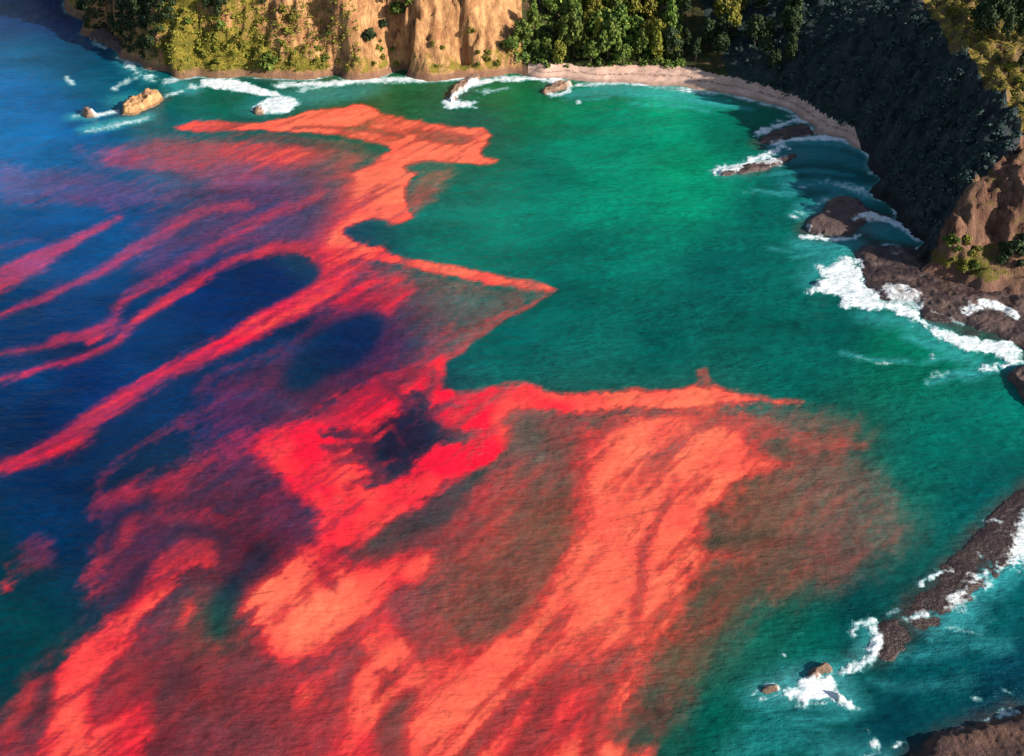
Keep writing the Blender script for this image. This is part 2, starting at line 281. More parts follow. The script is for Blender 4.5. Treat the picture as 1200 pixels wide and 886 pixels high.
# white water
FOAM = [S([(78,91),(84,98)], [5,7], .9, 3), S([(98,20),(103,22)], [5,4], .6, 4), S([(110,50),(125,56)], [5,4], .6, 3), S([(143,68),(155,78),(165,88),(178,92)], [5,7,8,6], .75, 4, 2), S([(133,105),(145,95),(165,90)], [4,6,4], .6, 4, 2),
        S([(237,98),(262,99),(290,103),(312,108),(328,112)], [10,12,12,9,6], 1.1, 3), P([(302,122),(318,113),(345,116),(353,124),(338,132),(318,134),(303,132)], 1.0, 4, 1.6), S([(325,113),(345,120)], [7,8], .9, 4),
        S([(100,154),(140,146),(176,138)], [4,6,5], .62, 4), S([(112,135),(125,133),(140,130)], [5,5,4], .8, 4), S([(85,137),(97,134)], [4,5], .6, 4), S([(192,96),(206,93)], [6,7], .8, 3), S([(222,100),(230,101)], [7,7], .7, 3), S([(195,112),(215,106)], [5,5], .6, 4, 2),
        S([(320,100),(350,99),(400,97),(450,94),(500,92),(555,91)], [5,6,6,7,7,6], .95, 4, 1.0), S([(350,106),(372,103)], [8,5], .6, 4, 2), S([(545,106),(560,98),(585,94),(615,92),(640,93)], [6,6,5,5,4], 1.0, 3), S([(545,106),(532,114),(522,124)], [4,5,6], .8, 3), P([(520,126),(523,116),(535,117),(556,119),(556,125),(540,127)], 1.0, 3, 1.4), S([(560,110),(580,106),(600,103)], [5,5,3], .5, 5, 2),
        P([(643,92),(652,89),(660,93),(660,99),(648,100)], 1.1, 3), S([(641,112),(655,110),(668,105)], [4,4,4], .85, 3), S([(674,120),(679,119)], [4,4], .9, 2),
        S([(663,102),(700,98),(735,98),(765,102),(800,107),(840,110),(880,117),(925,130)], [3,4,4,4,4,3,3,3], .78, 4, 1.4),
        S([(888,158),(910,148),(928,142),(945,140)], [6,7,9,9], .9, 4, 2), S([(843,201),(868,196),(885,186),(905,178),(920,172)], [8,10,10,9,7], 1.0, 4, 2), S([(880,193),(905,190),(920,184)], [6,9,5], .7, 4, 2), S([(905,170),(935,163),(965,161),(995,165),(1015,178),(1030,192)], [4,5,6,7,7,6], 1.0, 3), S([(940,217),(980,214),(1012,226),(1020,232)], [6,6,11,9], .62, 6, 2),
        S([(930,247),(945,252)], [4,5], .65, 4, 2), S([(955,244),(962,236),(972,236)], [6,6,5], .6, 5), S([(938,278),(955,278),(975,281),(1000,280),(1010,277)], [5,6,5,5,3], .9, 3), S([(944,262),(949,271)], [5,5], .8, 3), S([(1000,262),(1015,257),(1038,258),(1058,266),(1077,278)], [4,5,6,8,10], 1.0, 3), S([(926,252),(934,255)], [5,5], .7, 3),
        P([(944,341),(952,332),(966,324),(962,318),(976,305),(990,298),(1004,304),(1010,318),(1013,332),(1030,347),(1052,357),(1075,366),(1085,378),(1105,386),(1135,392),(1155,398),(1182,402),(1196,410),(1200,424),(1186,430),(1168,436),(1150,433),(1176,426),(1160,416),(1135,410),(1108,402),(1092,392),(1075,380),(1045,366),(1020,362),(992,360),(985,348),(966,344)], 1.0, 4, 2.2),
        S([(960,312),(975,318),(990,330)], [8,10,8], .8, 6, 3), P([(1036,340),(1060,338),(1078,345),(1085,365),(1070,372),(1045,358)], .66, 5, 3), S([(1130,368),(1150,362),(1165,362)], [8,8,6], .78, 4, 2.5), S([(1148,358),(1170,362),(1190,372)], [7,10,7], .95, 3, 2), S([(1090,368),(1130,380)], [4,3], .6, 3), S([(1085,446),(1098,440),(1115,436)], [5,6,5], .62, 5, 2), S([(1000,418),(1018,420)], [3,4], .5, 5), S([(1026,424),(1048,425)], [4,4], .65, 4), S([(1090,418),(1093,421)], [5,4], .6, 3), S([(870,225),(885,228)], [4,3], .4, 6),
        S([(1030,288),(1050,287),(1062,296)], [4,4,5], .5, 5, 2), S([(1045,300),(1058,298)], [4,4], .6, 4),
        S([(1210,598),(1198,618),(1196,632)], [14,18,14], .85, 5, 2.5), S([(1208,630),(1192,648),(1172,662),(1150,672)], [12,16,12,4], .92, 5, 2.5), S([(1160,664),(1145,680),(1130,692),(1112,706)], [8,10,12,12], .74, 6, 3), S([(1078,687),(1092,680),(1112,668)], [4,6,3], .9, 3, 2), S([(1100,672),(1130,658)], [3,3], .6, 4, 2), S([(1150,609),(1160,608),(1172,612)], [3,4,3], .85, 3), S([(1060,728),(1075,724),(1086,722)], [5,6,4], .8, 4, 2), S([(1038,722),(1052,716)], [4,4], .6, 4), S([(1146,650),(1160,650)], [6,4], .7, 4, 2), S([(1105,720),(1122,708),(1150,700)], [8,10,6], .6, 7, 3), S([(1110,736),(1135,742),(1150,748)], [3,4,3], .6, 5, 2),
        S([(1022,728),(1026,745),(1025,762),(1012,776),(985,787)], [13,13,14,14,11], 1.05, 4, 1.5), S([(1000,744),(1004,734),(1022,730)], [5,6,6], .85, 4, 2),
        P([(912,812),(925,800),(945,790),(955,793),(972,786),(978,795),(984,812),(1000,826),(994,830),(980,820),(970,816),(950,820),(925,820)], 1.08, 5, 2), S([(883,810),(892,803),(905,800),(912,806),(905,814),(890,815)], [4,4,4,4,4,4], .95, 3), S([(1012,850),(1020,858)], [5,5], .6, 4, 2), S([(1022,868),(1032,874)], [10,12], .95, 3, 2), S([(1012,884),(1040,880),(1056,872)], [6,5,6], .75, 4, 3), S([(1140,820),(1150,822)], [4,4], .7, 3), S([(1176,810),(1185,812)], [4,4], .7, 3), S([(1120,862),(1160,846),(1190,836)], [3,3,3], .6, 4, 2), S([(915,765),(918,766)], [3,3], .8, 2)]

def coverage(x, y, item, wob1, wob2, pxgrow=1.0):
    poly, val, soft, rough = item
    wp = Cs(poly)
    cy = float(wp[:, 1].mean())
    mpp = math.hypot(cy, CAMH) / FPX
    s = soft * mpp * pxgrow
    m = s + 2.5 * rough
    idx = np.nonzero((x > wp[:, 0].min() - m) & (x < wp[:, 0].max() + m) & (y > wp[:, 1].min() - m) & (y < wp[:, 1].max() + m))[0]
    if len(idx) == 0:
        return idx, None
    d = sdist(x[idx], y[idx], wp)
    k = rough * min(1.0, (float(np.ptp(wp[:, 0])) + 4) / 14)
    d = d + k * (0.34 * wob1[idx] * mpp / .13 + 0.22 * wob2[idx])
    return idx, sstep(-s, s, d)

def chart(x, y, what):
    """evaluate one of the charts at places x, y (metres)"""
    warp = .42
    wx = x + warp * (1.0 * fbm(x / 9, y / 9, 3, 3) + .30 * fbm(x / 1.7, y / 1.7, 5, 2))
    wy = y + warp * (1.6 * fbm(x / 9, y / 9, 11, 3) + .45 * fbm(x / 1.7, y / 1.7, 13, 2))
    if what == 'tide':
        al = x * .62 + y * .78; ac = -x * .78 + y * .62
        w1 = fbm(al / 7, ac / 1.6, 21, 4, .6)
        w2 = fbm(x / .9, y / .9, 25, 3, .6)
        items, blend = TIDE, 'over'
    else:
        w1 = fbm(x / 2.2, y / 2.2, 31, 4, .6)
        w2 = fbm(x / .6, y / .6, 35, 3, .6)
        wx, wy = x + (wx - x) * .7, y + (wy - y) * .7
        items, blend = (AIR if what == 'air' else FOAM), 'max'
    D = np.zeros(x.shape)
    for it in items:
        idx, a = coverage(wx, wy, it, w1, w2, 1.6 if what == 'tide' else 1.6)
        if a is None: continue
        if what == 'tide' and it[1] >= .84 and len(it[0]) > 3:
            ih, ah = coverage(wx, wy, (it[0], it[1], it[2] + 15, it[3] * 2.2), w1, w2, 1.6)
            D[ih] = np.maximum(D[ih], .60 * it[1] * ah)
        if blend == 'over': D[idx] = D[idx] * (1 - a) + it[1] * a
        else: D[idx] = np.maximum(D[idx], it[1] * a)
    if what == 'tide':
        for it in CLEAR:
            idx, a = coverage(wx, wy, it, w1, w2, 1.2)
            D[idx] *= 1 - a * it[1]
        fil = fbm(al / 12 + .3 * w1, ac / 2.0, 141, 4, .6); fil2 = fbm(al / 30, ac / 5, 145, 3)
        D = D - sstep(.55, .9, D) * (.14 * sstep(-.1, .8, fil) + .12 * sstep(0, .8, fil2))
        mid = np.clip(4 * D * (1 - D), 0, 1)
        D = np.clip(D * 1.03, 0, 1) + mid * (.085 * w1 + .04 * w2) * (D > .01)
    elif what == 'foam':
        D = D + (.13 * w1 + .10 * w2) * np.clip(D * 3, 0, 1)
    return np.clip(D, 0, 1.2)

def scattered(x, y, pts, power=3.0, blur=2.0):
    w = np.array([C(*p[0]) for p in pts]); v = np.array([np.atleast_1d(p[1]) for p in pts], float)
    num = np.zeros((len(x), v.shape[1])); den = np.zeros(len(x))
    ys = np.log(np.maximum(y, 20.0)) * 70; wys = np.log(np.maximum(w[:, 1], 20.0)) * 70
    xs = x / np.maximum(y, 20.0) * 110; wxs = w[:, 0] / w[:, 1] * 110
    for k in range(len(w)):
        d = ((xs - wxs[k]) ** 2 + (ys - wys[k]) ** 2 + blur * blur) ** (-power / 2)
        num += d[:, None] * v[k]; den += d
    return num / den[:, None]

# ------------------------------------------------------------------ the land: height in metres at x, y
LAND = []
def L(u, v, z): LAND.append((*C(u, v, z), z))
SHORE = [(75,0),(110,28),(128,42),(142,55),(165,75),(200,86),(260,92),(330,92),(400,89),(480,86),(545,86),(600,86),(645,92),(700,96),(760,100),(820,106),(880,116),(930,131),(952,146),(955,158),(990,164),(1018,182),(1032,210),(1045,240),(1060,265),(1080,285),(1088,308),(1105,328)]
for u, v in SHORE: L(u, v, 0)
for u, v in [(40,0),(90,35),(100,60),(125,80),(160,100),(200,108),(260,112),(330,112),(400,108),(480,104),(545,106),(600,104),(660,110),(700,112),(760,118),(820,124),(870,138),(905,150),(925,172),(970,190),(990,210),(1005,240),(1020,270),(1035,290),(1040,320),(1060,350),(1110,360),(1200,380)]: L(u, v, -2.5)
for u, v in [(0,60),(60,140),(250,150),(450,150),(650,150),(850,170),(880,250),(900,330),(1000,400),(1200,440),(0,300),(500,300),(700,450),(100,600),(600,800)]: L(u, v, -7)
for u, v, z in [(130,25,5),(150,0,13),(175,40,8),(200,0,17),(200,60,6),(230,80,1.5),(260,0,18),(260,50,8),(285,82,1.3),
                (330,84,1.3),(330,40,10),(330,0,18),(400,81,1.4),(400,40,10.5),(400,0,19),(480,78,1.4),(480,40,10),(480,0,18.5),(545,79,1.4),(545,40,10),(560,0,18),(600,78,1.6),(595,40,8.5),(605,0,14.5),
                (640,82,1.8),(650,40,6.5),(650,0,11),(700,84,1.8),(700,40,6),(700,0,10.5),(760,80,2.0),(760,40,6),(760,0,10.5),(810,82,2.2),(820,40,7),(830,0,12),(860,92,2.4),(870,50,8),(900,0,15),(920,108,2.4),(930,60,10),(960,0,18),(960,130,2.4),(990,90,9.5),(1000,152,2.0),(1030,150,5),(1020,50,16),
                (1050,200,5),(1060,140,10),(1070,90,15),(1075,0,23),(1100,30,22.5),(1130,65,22),(1150,90,21),(1160,110,20.3),(1190,128,19),(1197,150,18),(1194,172,17),(1140,215,12),(1120,245,8.5),(1100,280,5),(1094,300,2.6),
                (1100,230,8),(1110,180,11),(1130,140,14.5),(1120,318,1.6),(1160,328,1.6),(1200,331,1.6),(1150,290,5),(1200,290,5.5),(1170,250,9),(1200,240,11),(1200,200,14.5),
                (1130,10,24.2),(1170,60,22.6),(1200,20,24.5),(1200,90,21),(1200,120,19.6)]: L(u, v, z)
LAND += [(130,205,19.5),(125,180,14),(115,165,7),(150,150,3),(120,152,1.6),(160,210,21),(140,245,24),(170,270,26),(100,290,27),(80,300,25),(40,295,21),(0,292,30),(-40,292,36),(-80,294,36),(-120,298,33),(-150,345,24),(-130,330,26),(-200,400,12),(-170,350,0),(-230,430,0),(-190,345,-6),(-260,430,-8),(-100,360,46),(0,360,44),(100,360,42),(200,360,36),(200,260,26),(200,170,8),(180,130,0),(170,100,-6),(130,130,-5),(-260,300,-12),(-100,60,-12),(100,60,-8),(0,40,-12),(200,60,-12)]
LP = np.array(LAND)
def _fit():
    n = len(LP)
    d = np.sqrt((LP[:, None, 0] - LP[None, :, 0]) ** 2 + (LP[:, None, 1] - LP[None, :, 1]) ** 2 + 1.5)
    A = np.zeros((n + 3, n + 3)); A[:n, :n] = -d - np.eye(n) * .05
    A[:n, n] = 1; A[:n, n + 1:] = LP[:, :2]; A[n, :n] = 1; A[n + 1:, :n] = LP[:, :2].T
    return np.linalg.solve(A, np.concatenate([LP[:, 2], np.zeros(3)]))
LW = _fit()
def land0(x, y):
    out = LW[-3] + LW[-2] * x + LW[-1] * y
    for k in range(len(LP)):
        out = out - LW[k] * np.sqrt((x - LP[k, 0]) ** 2 + (y - LP[k, 1]) ** 2 + 1.5)
    return out
def land(x, y):
    x = np.asarray(x, float); y = np.asarray(y, float)
    fl = .9 * fbm(x / 2.6, y / 4, 41, 3, .6) + .5 * (1 - 2 * np.abs(fbm(x / 4.5 + .25 * fbm(x / 6, y / 5, 49, 2), y / 5, 47, 3)))      # flutes and gullies
    rg = 1.45 * fbm(x / 3.2 + y * .05, y / 1.7, 43, 5, .66)
    k = np.where(y > 205, .12 + .88 * sstep(1.5, 4.5, land0(x, y)), 1.0) if np.ndim(x) else 1.0
    lf = sstep(-78, -52, x) * .75 + .25
    h = land0(x + .8 * rg * k, y + k * (((.45 * fl * lf) + rg) * sstep(60, 20, x) + (1.2 * fl + .5 * rg) * sstep(60, 85, x)))
    up = sstep(1.0, 6.0, h)
    h = h + sstep(3, 8, h) * sstep(58, 72, x) * sstep(262, 245, y) * (1.3 * (1 - 2.2 * np.abs(fbm(x / 5, y / 5, 63, 3))) + .7 * fbm(x / 1.8, y / 1.8, 65, 3, .6))
    h = h + up * (1.1 * fbm(x / 9, y / 9, 51, 3) + .55 * fbm(x / 2.2, y / 2.2, 57, 3, .6)) + .12 * fbm(x / 1.3, y / 1.3, 61, 2)
    return h
def on_land(u, v, zmax=30):
    """where the sight line through (u, v) meets the land"""
    z = np.linspace(zmax, 0, 240)
    dx, dy, dz = ray(u, v)
    t = (z - CAMH) / dz
    h = land(dx * t, dy * t)
    k = np.nonzero(h >= z)[0]
    k = k[0] if len(k) else len(z) - 1
    return dx * t[k], dy * t[k], float(h[k])

# ------------------------------------------------------------------ helpers: meshes, materials, tags
def mesh_from(name, verts, quads, mat=None, smoothed=True):
    me = bpy.data.meshes.new(name)
    verts = np.asarray(verts, np.float32); quads = np.asarray(quads, np.int32)
    k = quads.shape[1]
    me.vertices.add(len(verts)); me.vertices.foreach_set("co", verts.ravel())
    me.loops.add(quads.size); me.loops.foreach_set("vertex_index", quads.ravel())
    me.polygons.add(len(quads))
    me.polygons.foreach_set("loop_start", np.arange(0, quads.size, k, dtype=np.int32))
    me.polygons.foreach_set("loop_total", np.full(len(quads), k, np.int32))
    me.polygons.foreach_set("use_smooth", np.full(len(quads), smoothed, bool))
    me.update(calc_edges=True)
    if mat: me.materials.append(mat)
    return me
def attr_f(me, name, a):
    at = me.attributes.new(name, 'FLOAT', 'POINT'); at.data.foreach_set("value", np.ascontiguousarray(a, np.float32))
def attr_c(me, name, rgb):
    at = me.attributes.new(name, 'FLOAT_COLOR', 'POINT')
    c = np.ones((len(rgb), 4), np.float32); c[:, :3] = rgb
    at.data.foreach_set("color", c.ravel())
def link(name, me, parent=None):
    o = bpy.data.objects.new(name, me); col.objects.link(o)
    if parent: o.parent = parent
    return o
def tag(o, label=None, cat=None, group=None, kind=None):
    if label: o['label'] = label
    if cat: o['category'] = cat
    if group: o['group'] = group
    if kind: o['kind'] = kind
    return o
def grid_faces(nr, nc):
    i = np.arange(nr - 1)[:, None] * nc + np.arange(nc - 1)[None, :]
    return np.stack([i, i + 1, i + nc + 1, i + nc], -1).reshape(-1, 4)
def submesh(name, V, F, mask, mat, attrs=(), dz=None):
    f = F[mask]
    used = np.unique(f)
    remap = np.zeros(len(V), np.int64); remap[used] = np.arange(len(used))
    v = V[used].copy()
    if dz is not None: v[:, 2] += dz[used]
    me = mesh_from(name, v, remap[f], mat)
    for kind, an, a in attrs:
        (attr_c if kind == 'c' else attr_f)(me, an, a[used])
    return me

class N:
    """small node-tree writer"""
    def __init__(s, name):
        s.m = bpy.data.materials.new(name); s.m.use_nodes = True
        s.t = s.m.node_tree; s.p = s.t.nodes["Principled BSDF"]
        s.co = s.t.nodes.new("ShaderNodeTexCoord").outputs['Object']
    def new(s, t, **kw):
        n = s.t.nodes.new(t)
        for k, v in kw.items(): setattr(n, k, v)
        return n
    def put(s, sock, v):
        if isinstance(v, bpy.types.NodeSocket): s.t.links.new(v, sock)
        else: sock.default_value = (*v, 1) if isinstance(v, (tuple, list)) and len(v) == 3 and sock.type == 'RGBA' else v
    def attr(s, name, out='Fac'):
        return s.new("ShaderNodeAttribute", attribute_name=name).outputs[out]
    def map(s, scale, rot=(0, 0, 0)):
        m = s.new("ShaderNodeMapping"); s.t.links.new(s.co, m.inputs[0])
        m.inputs['Scale'].default_value = scale; m.inputs['Rotation'].default_value = rot
        return m.outputs[0]
    def noise(s, scale, detail=4, rough=.55, vec=None, dist=0):
        n = s.new("ShaderNodeTexNoise"); s.t.links.new(vec or s.co, n.inputs['Vector'])
        n.inputs['Scale'].default_value = scale; n.inputs['Detail'].default_value = detail
        n.inputs['Roughness'].default_value = rough; n.inputs['Distortion'].default_value = dist
        return n.outputs[0]
    def math(s, op, a, b=0.0, clamp=False):
        n = s.new("ShaderNodeMath", operation=op, use_clamp=clamp); s.put(n.inputs[0], a); s.put(n.inputs[1], b)
        return n.outputs[0]
    def ramp(s, x, a, b):
        n = s.new("ShaderNodeMapRange", interpolation_type='SMOOTHSTEP'); s.put(n.inputs[0], x)
        n.inputs[1].default_value = a; n.inputs[2].default_value = b
        return n.outputs[0]
    def mix(s, f, a, b):
        n = s.new("ShaderNodeMix", data_type='RGBA'); s.put(n.inputs[0], f); s.put(n.inputs[6], a); s.put(n.inputs[7], b)
        return n.outputs[2]
    def value(s, c, k):
        n = s.new("ShaderNodeHueSaturation"); n.inputs['Value'].default_value = k; s.put(n.inputs['Color'], c)
        return n.outputs[0]
    def bump(s, h, strength, dist, prev=None):
        n = s.new("ShaderNodeBump"); s.put(n.inputs['Height'], h)
        n.inputs['Strength'].default_value = strength; n.inputs['Distance'].default_value = dist
        if prev is not None: s.t.links.new(prev, n.inputs['Normal'])
        return n.outputs[0]
    def set(s, **kw):
        for k, v in kw.items(): s.put(s.p.inputs[k.replace('_', ' ')], v)
        return s.m

def water_material():
    n = N("sea_water")
    tint = n.attr('tint', 'Color'); tide = n.attr('tide'); hue = n.attr('hue'); foam = n.attr('foam')
    fine = n.noise(1.5, 5, .72)
    fine2 = n.noise(1, 4, .65, n.map((.34, 1.25, 1), (0, 0, math.radians(-51))))
    cv = n.math('ADD', n.math('MULTIPLY', n.math('SUBTRACT', n.noise(.16, 4, .65), .5), .5), n.ramp(tide, .74, 1.0))
    coral = n.mix(n.ramp(cv, .1, 1.15), (.82, .050, .038), (.93, .165, .085))
    algae = n.mix(hue, coral, (.84, .008, .034))
    d = n.math('ADD', tide, n.math('MULTIPLY', n.math('SUBTRACT', fine, .5), n.math('MULTIPLY', tide, .44)))
    d = n.math('ADD', d, n.math('MULTIPLY', n.math('SUBTRACT', fine2, .5), n.math('MULTIPLY', tide, .20)))
    d = n.math('POWER', n.math('MAXIMUM', d, 0), 3.2, True)
    ch = n.ramp(n.noise(1, 4, .7, n.map((.55, 1.1, 1), (0, 0, .2))), .2, .8)
    base = n.mix(ch, n.value(tint, .55), n.value(tint, 1.35))  # light and dark sides of the wave chop put into the water colour
    base = n.mix(n.math('ADD', .25, n.math('MULTIPLY', n.ramp(n.noise(.09, 3, .6), .35, .65), .45)), base, tint)
    c = n.mix(d, base, algae)
    fn = n.math('ADD', n.math('MULTIPLY', n.noise(.9, 6, .75), 1.2), n.math('MULTIPLY', n.noise(1, 5, .7, n.map((.5, 2.2, 1), (0, 0, -.35))), .8))
    fo = n.math('ADD', foam, n.math('MULTIPLY', n.math('SUBTRACT', fn, 1.0), n.math('MULTIPLY', foam, 1.5)))
    f = n.math('POWER', n.ramp(fo, .18, 1.12), 1.3)
    c = n.mix(n.ramp(foam, .08, .75), c, n.mix(.42, c, (.10, .50, .50)))
    c = n.mix(f, c, (.76, .79, .79))
    rip = n.noise(1, 3, .6, n.map((.62, 1.7, 1), (0, 0, .18)))
    rip2 = n.noise(3.2, 3, .6)
    swl = n.noise(1, 3, .55, n.map((.16, .42, 1), (0, 0, .15)))
    calm = n.math('MULTIPLY', n.math('SUBTRACT', 1.0, n.math('MULTIPLY', tide, .45)), n.math('ADD', .55, n.math('MULTIPLY', n.ramp(n.noise(.06, 3, .6), .3, .7), .8)))
    hgt = n.math('ADD', n.math('MULTIPLY', n.math('ADD', rip, n.math('MULTIPLY', rip2, .22)), calm), n.math('MULTIPLY', swl, 1.6))
    b = n.bump(hgt, 1.0, .25)
    r = n.math('ADD', .32, n.math('MULTIPLY', f, .45))
    return n.set(Base_Color=c, Roughness=r, Normal=b, IOR=1.33, Specular_IOR_Level=.13)

def rock_material(name, c1, c2, c3, scale=.6, wet=True, foam=True):
    n = N(name)
    a = n.noise(scale, 6, .65); st = n.noise(1, 4, .6, n.map((.25, .25, 1.6)))
    c = n.mix(n.ramp(a, .35, .68), c1, c2)
    c = n.mix(n.math('MULTIPLY', n.ramp(st, .5, .72), .6), c, c3)
    c = n.mix(n.math('MULTIPLY', n.ramp(n.noise(scale * 5, 4, .7), .55, .75), .55), c, tuple(x * .3 for x in c1))
    z = n.new("ShaderNodeSeparateXYZ"); n.t.links.new(n.co, z.inputs[0])
    if wet:
        w = n.ramp(n.math('ADD', z.outputs[2], n.math('MULTIPLY', n.math('SUBTRACT', a, .5), .9)), .85, .25)
        c = n.mix(n.math('MULTIPLY', w, .6), c, tuple(x * .28 for x in c1))
        rough = n.math('SUBTRACT', .9, n.math('MULTIPLY', w, .5))
    else: rough = .92
    if foam:
        fo = n.attr('foam')
        lace = n.math('ADD', n.noise(.9, 6, .75), n.noise(1, 5, .7, n.map((.6, 2.4, 1), (0, 0, -.35))))
        fo = n.math('ADD', fo, n.math('MULTIPLY', n.math('SUBTRACT', lace, 1.0), n.math('MULTIPLY', fo, 1.6)))
        c = n.mix(n.ramp(fo, .25, 1.0), c, (.74, .77, .77))
    b = n.bump(n.math('ADD', a, n.noise(scale * 4, 5, .7)), .9, .3)
    return n.set(Base_Color=c, Roughness=rough, Normal=b)

def land_material(name, rock1, rock2, rock3, grass1, grass2, foot=(.24, .125, .09)):
    n = N(name)
    g = n.attr('grass')
    a = n.noise(.22, 5, .65); fl = n.noise(1, 5, .65, n.map((.55, .26, .24)))
    f2 = n.noise(1.3, 5, .75)
    rock = n.mix(n.ramp(fl, .36, .64), rock1, rock2)
    rock = n.mix(n.math('MULTIPLY', n.ramp(f2, .5, .72), .7), rock, rock3)
    cr = n.math('ABSOLUTE', n.math('SUBTRACT', n.noise(1, 6, .7, n.map((.7, .16, .12)), .8), .5))
    rock = n.mix(n.math('MULTIPLY', n.ramp(cr, .035, .0), .5), rock, tuple(q * .22 for q in rock1))
    st = n.noise(1, 4, .7, n.map((.08, .08, .9), (.12, .08, 0)))
    rock = n.mix(n.math('MULTIPLY', n.ramp(st, .52, .66), .35), rock, tuple(q * .5 for q in rock2))
    gr = n.mix(n.ramp(n.noise(.35, 5, .7), .35, .66), grass1, grass2)
    gg = n.ramp(n.math('ADD', g, n.math('MULTIPLY', n.math('SUBTRACT', n.noise(.5, 6, .75), .5), 1.5)), .35, .62)
    c = n.mix(gg, rock, gr)
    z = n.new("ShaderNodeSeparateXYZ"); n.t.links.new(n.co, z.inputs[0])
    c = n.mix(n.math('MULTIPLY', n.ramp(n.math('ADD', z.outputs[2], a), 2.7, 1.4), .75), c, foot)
    b = n.bump(n.math('ADD', n.math('MULTIPLY', f2, .6), n.noise(3.0, 4, .7)), 1.0, .65)
    return n.set(Base_Color=c, Roughness=.95, Normal=b, Specular_IOR_Level=.2)

def leaf_material(name, c1, c2, c3):
    n = N(name)
    v = n.attr('shade_of_leaf')
    c = n.mix(n.ramp(v, .0, .55), c1, c2)
    c = n.mix(n.ramp(v, .65, 1.0), c, c3)
    oi = n.new("ShaderNodeObjectInfo")
    h = n.new("ShaderNodeHueSaturation")
    n.put(h.inputs['Hue'], n.math('ADD', .485, n.math('MULTIPLY', oi.outputs['Random'], .03)))
    n.put(h.inputs['Value'], n.math('ADD', .75, n.math('MULTIPLY', oi.outputs['Random'], .5)))
    n.put(h.inputs['Color'], c)
    return n.set(Base_Color=h.outputs[0], Roughness=.7, Specular_IOR_Level=.25)

M_water = water_material()
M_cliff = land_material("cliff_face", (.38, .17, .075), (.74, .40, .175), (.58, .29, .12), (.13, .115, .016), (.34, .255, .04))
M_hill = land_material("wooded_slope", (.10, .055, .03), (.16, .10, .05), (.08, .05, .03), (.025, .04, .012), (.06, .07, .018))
M_head = land_material("headland_rock", (.030, .044, .056), (.078, .080, .088), (.020, .026, .034), (.014, .034, .030), (.032, .058, .046), (.03, .026, .026))  # dark rock, with the blue of its shade put into the colour
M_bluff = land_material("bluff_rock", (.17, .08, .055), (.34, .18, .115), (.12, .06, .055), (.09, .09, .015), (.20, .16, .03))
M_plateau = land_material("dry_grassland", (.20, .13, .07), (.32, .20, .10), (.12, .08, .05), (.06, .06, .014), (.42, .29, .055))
def beach_material():
    n = N("beach_sand")
    c = n.mix(n.ramp(n.noise(.28, 5, .65), .35, .65), (.50, .31, .235), (.66, .43, .33))
    c = n.mix(n.math('MULTIPLY', n.ramp(n.noise(1.6, 4, .7), .5, .7), .45), c, (.30, .17, .15))
    z = n.new("ShaderNodeSeparateXYZ"); n.t.links.new(n.co, z.inputs[0])
    zz = n.math('ADD', z.outputs[2], n.math('MULTIPLY', n.noise(.4, 4), .9))
    wr = n.math('ABSOLUTE', n.math('SUBTRACT', zz, 1.75))
    c = n.mix(n.math('MULTIPLY', n.ramp(wr, .22, .0), n.ramp(n.noise(1.4, 4, .7), .4, .6)), c, (.12, .07, .06))
    w = n.ramp(zz, 1.15, .65)
    c = n.mix(n.math('MULTIPLY', w, .55), c, (.20, .12, .09))
    return n.set(Base_Color=c, Roughness=.93, Normal=n.bump(n.noise(2.2, 4, .7), .6, .2))
M_beach = beach_material()

# ------------------------------------------------------------------ water
ROWS, COLS = 700, 900
ang = np.linspace(math.radians(62), math.radians(16.2), ROWS)
yr = np.concatenate([[-2500, -700, -200, 0, 25], CAMH / np.tan(ang), [380, 460, 700, 1500, 4000]])
sc = np.concatenate([[-40, -9, -3, -1.6], np.linspace(-1, 1, COLS), [1.6, 3, 9, 40]])
half = np.where((yr > 30) & (yr < 360), np.hypot(yr, CAMH) * .55, 200.0)
X = (sc[None, :] * half[:, None]); Y = np.repeat(yr[:, None], len(sc), 1)
x, y = X.ravel(), Y.ravel()
WF = grid_faces(len(yr), len(sc))
near = (np.abs(X / half[:, None]) < 1.2) & (Y > 30) & (Y < 370)
near = near.ravel()
z = np.zeros(len(x))
z[near] = .10 * fbm(x[near] / 11, y[near] / 6, 71, 3) + .05 * fbm(x[near] / 1.6, y[near] / 1.1, 75, 2)
tide = np.zeros(len(x)); foam = np.zeros(len(x)); air = np.zeros(len(x))
tide[near] = chart(x[near], y[near], 'tide')
foam[near] = chart(x[near], y[near], 'foam')
air[near] = chart(x[near], y[near], 'air')
hl = np.full(len(x), -9.0)
cand = near & (y > 150)
hl[cand] = land(x[cand], y[cand])
wash = np.exp(-((hl + .35) / .5) ** 2) * (.50 + .22 * sstep(20, -5, x) * (x > -90) + .4 * fbm(x / 3.5, y / 2.5, 81, 3))
foam = np.maximum(foam, np.where(cand, wash, 0))
tint = lin(scattered(x, y, TINT)) * (.81 - .02 * sstep(0, -40, x) * sstep(200, 150, y) + .06 * sstep(-40, -90, x) * sstep(150, 220, y) + .20 * fbm(x / 13, y / 8, 151, 4) * near + .10 * fbm(x / 4, y / 2, 153, 3) * near)[:, None]  # far left lifted, carrying the sky's reflection in the tint
hue = scattered(x, y, HUE)[:, 0]
hue = np.clip(hue + .25 * fbm(x / 6, y / 6, 85, 3) * near, 0, 1)
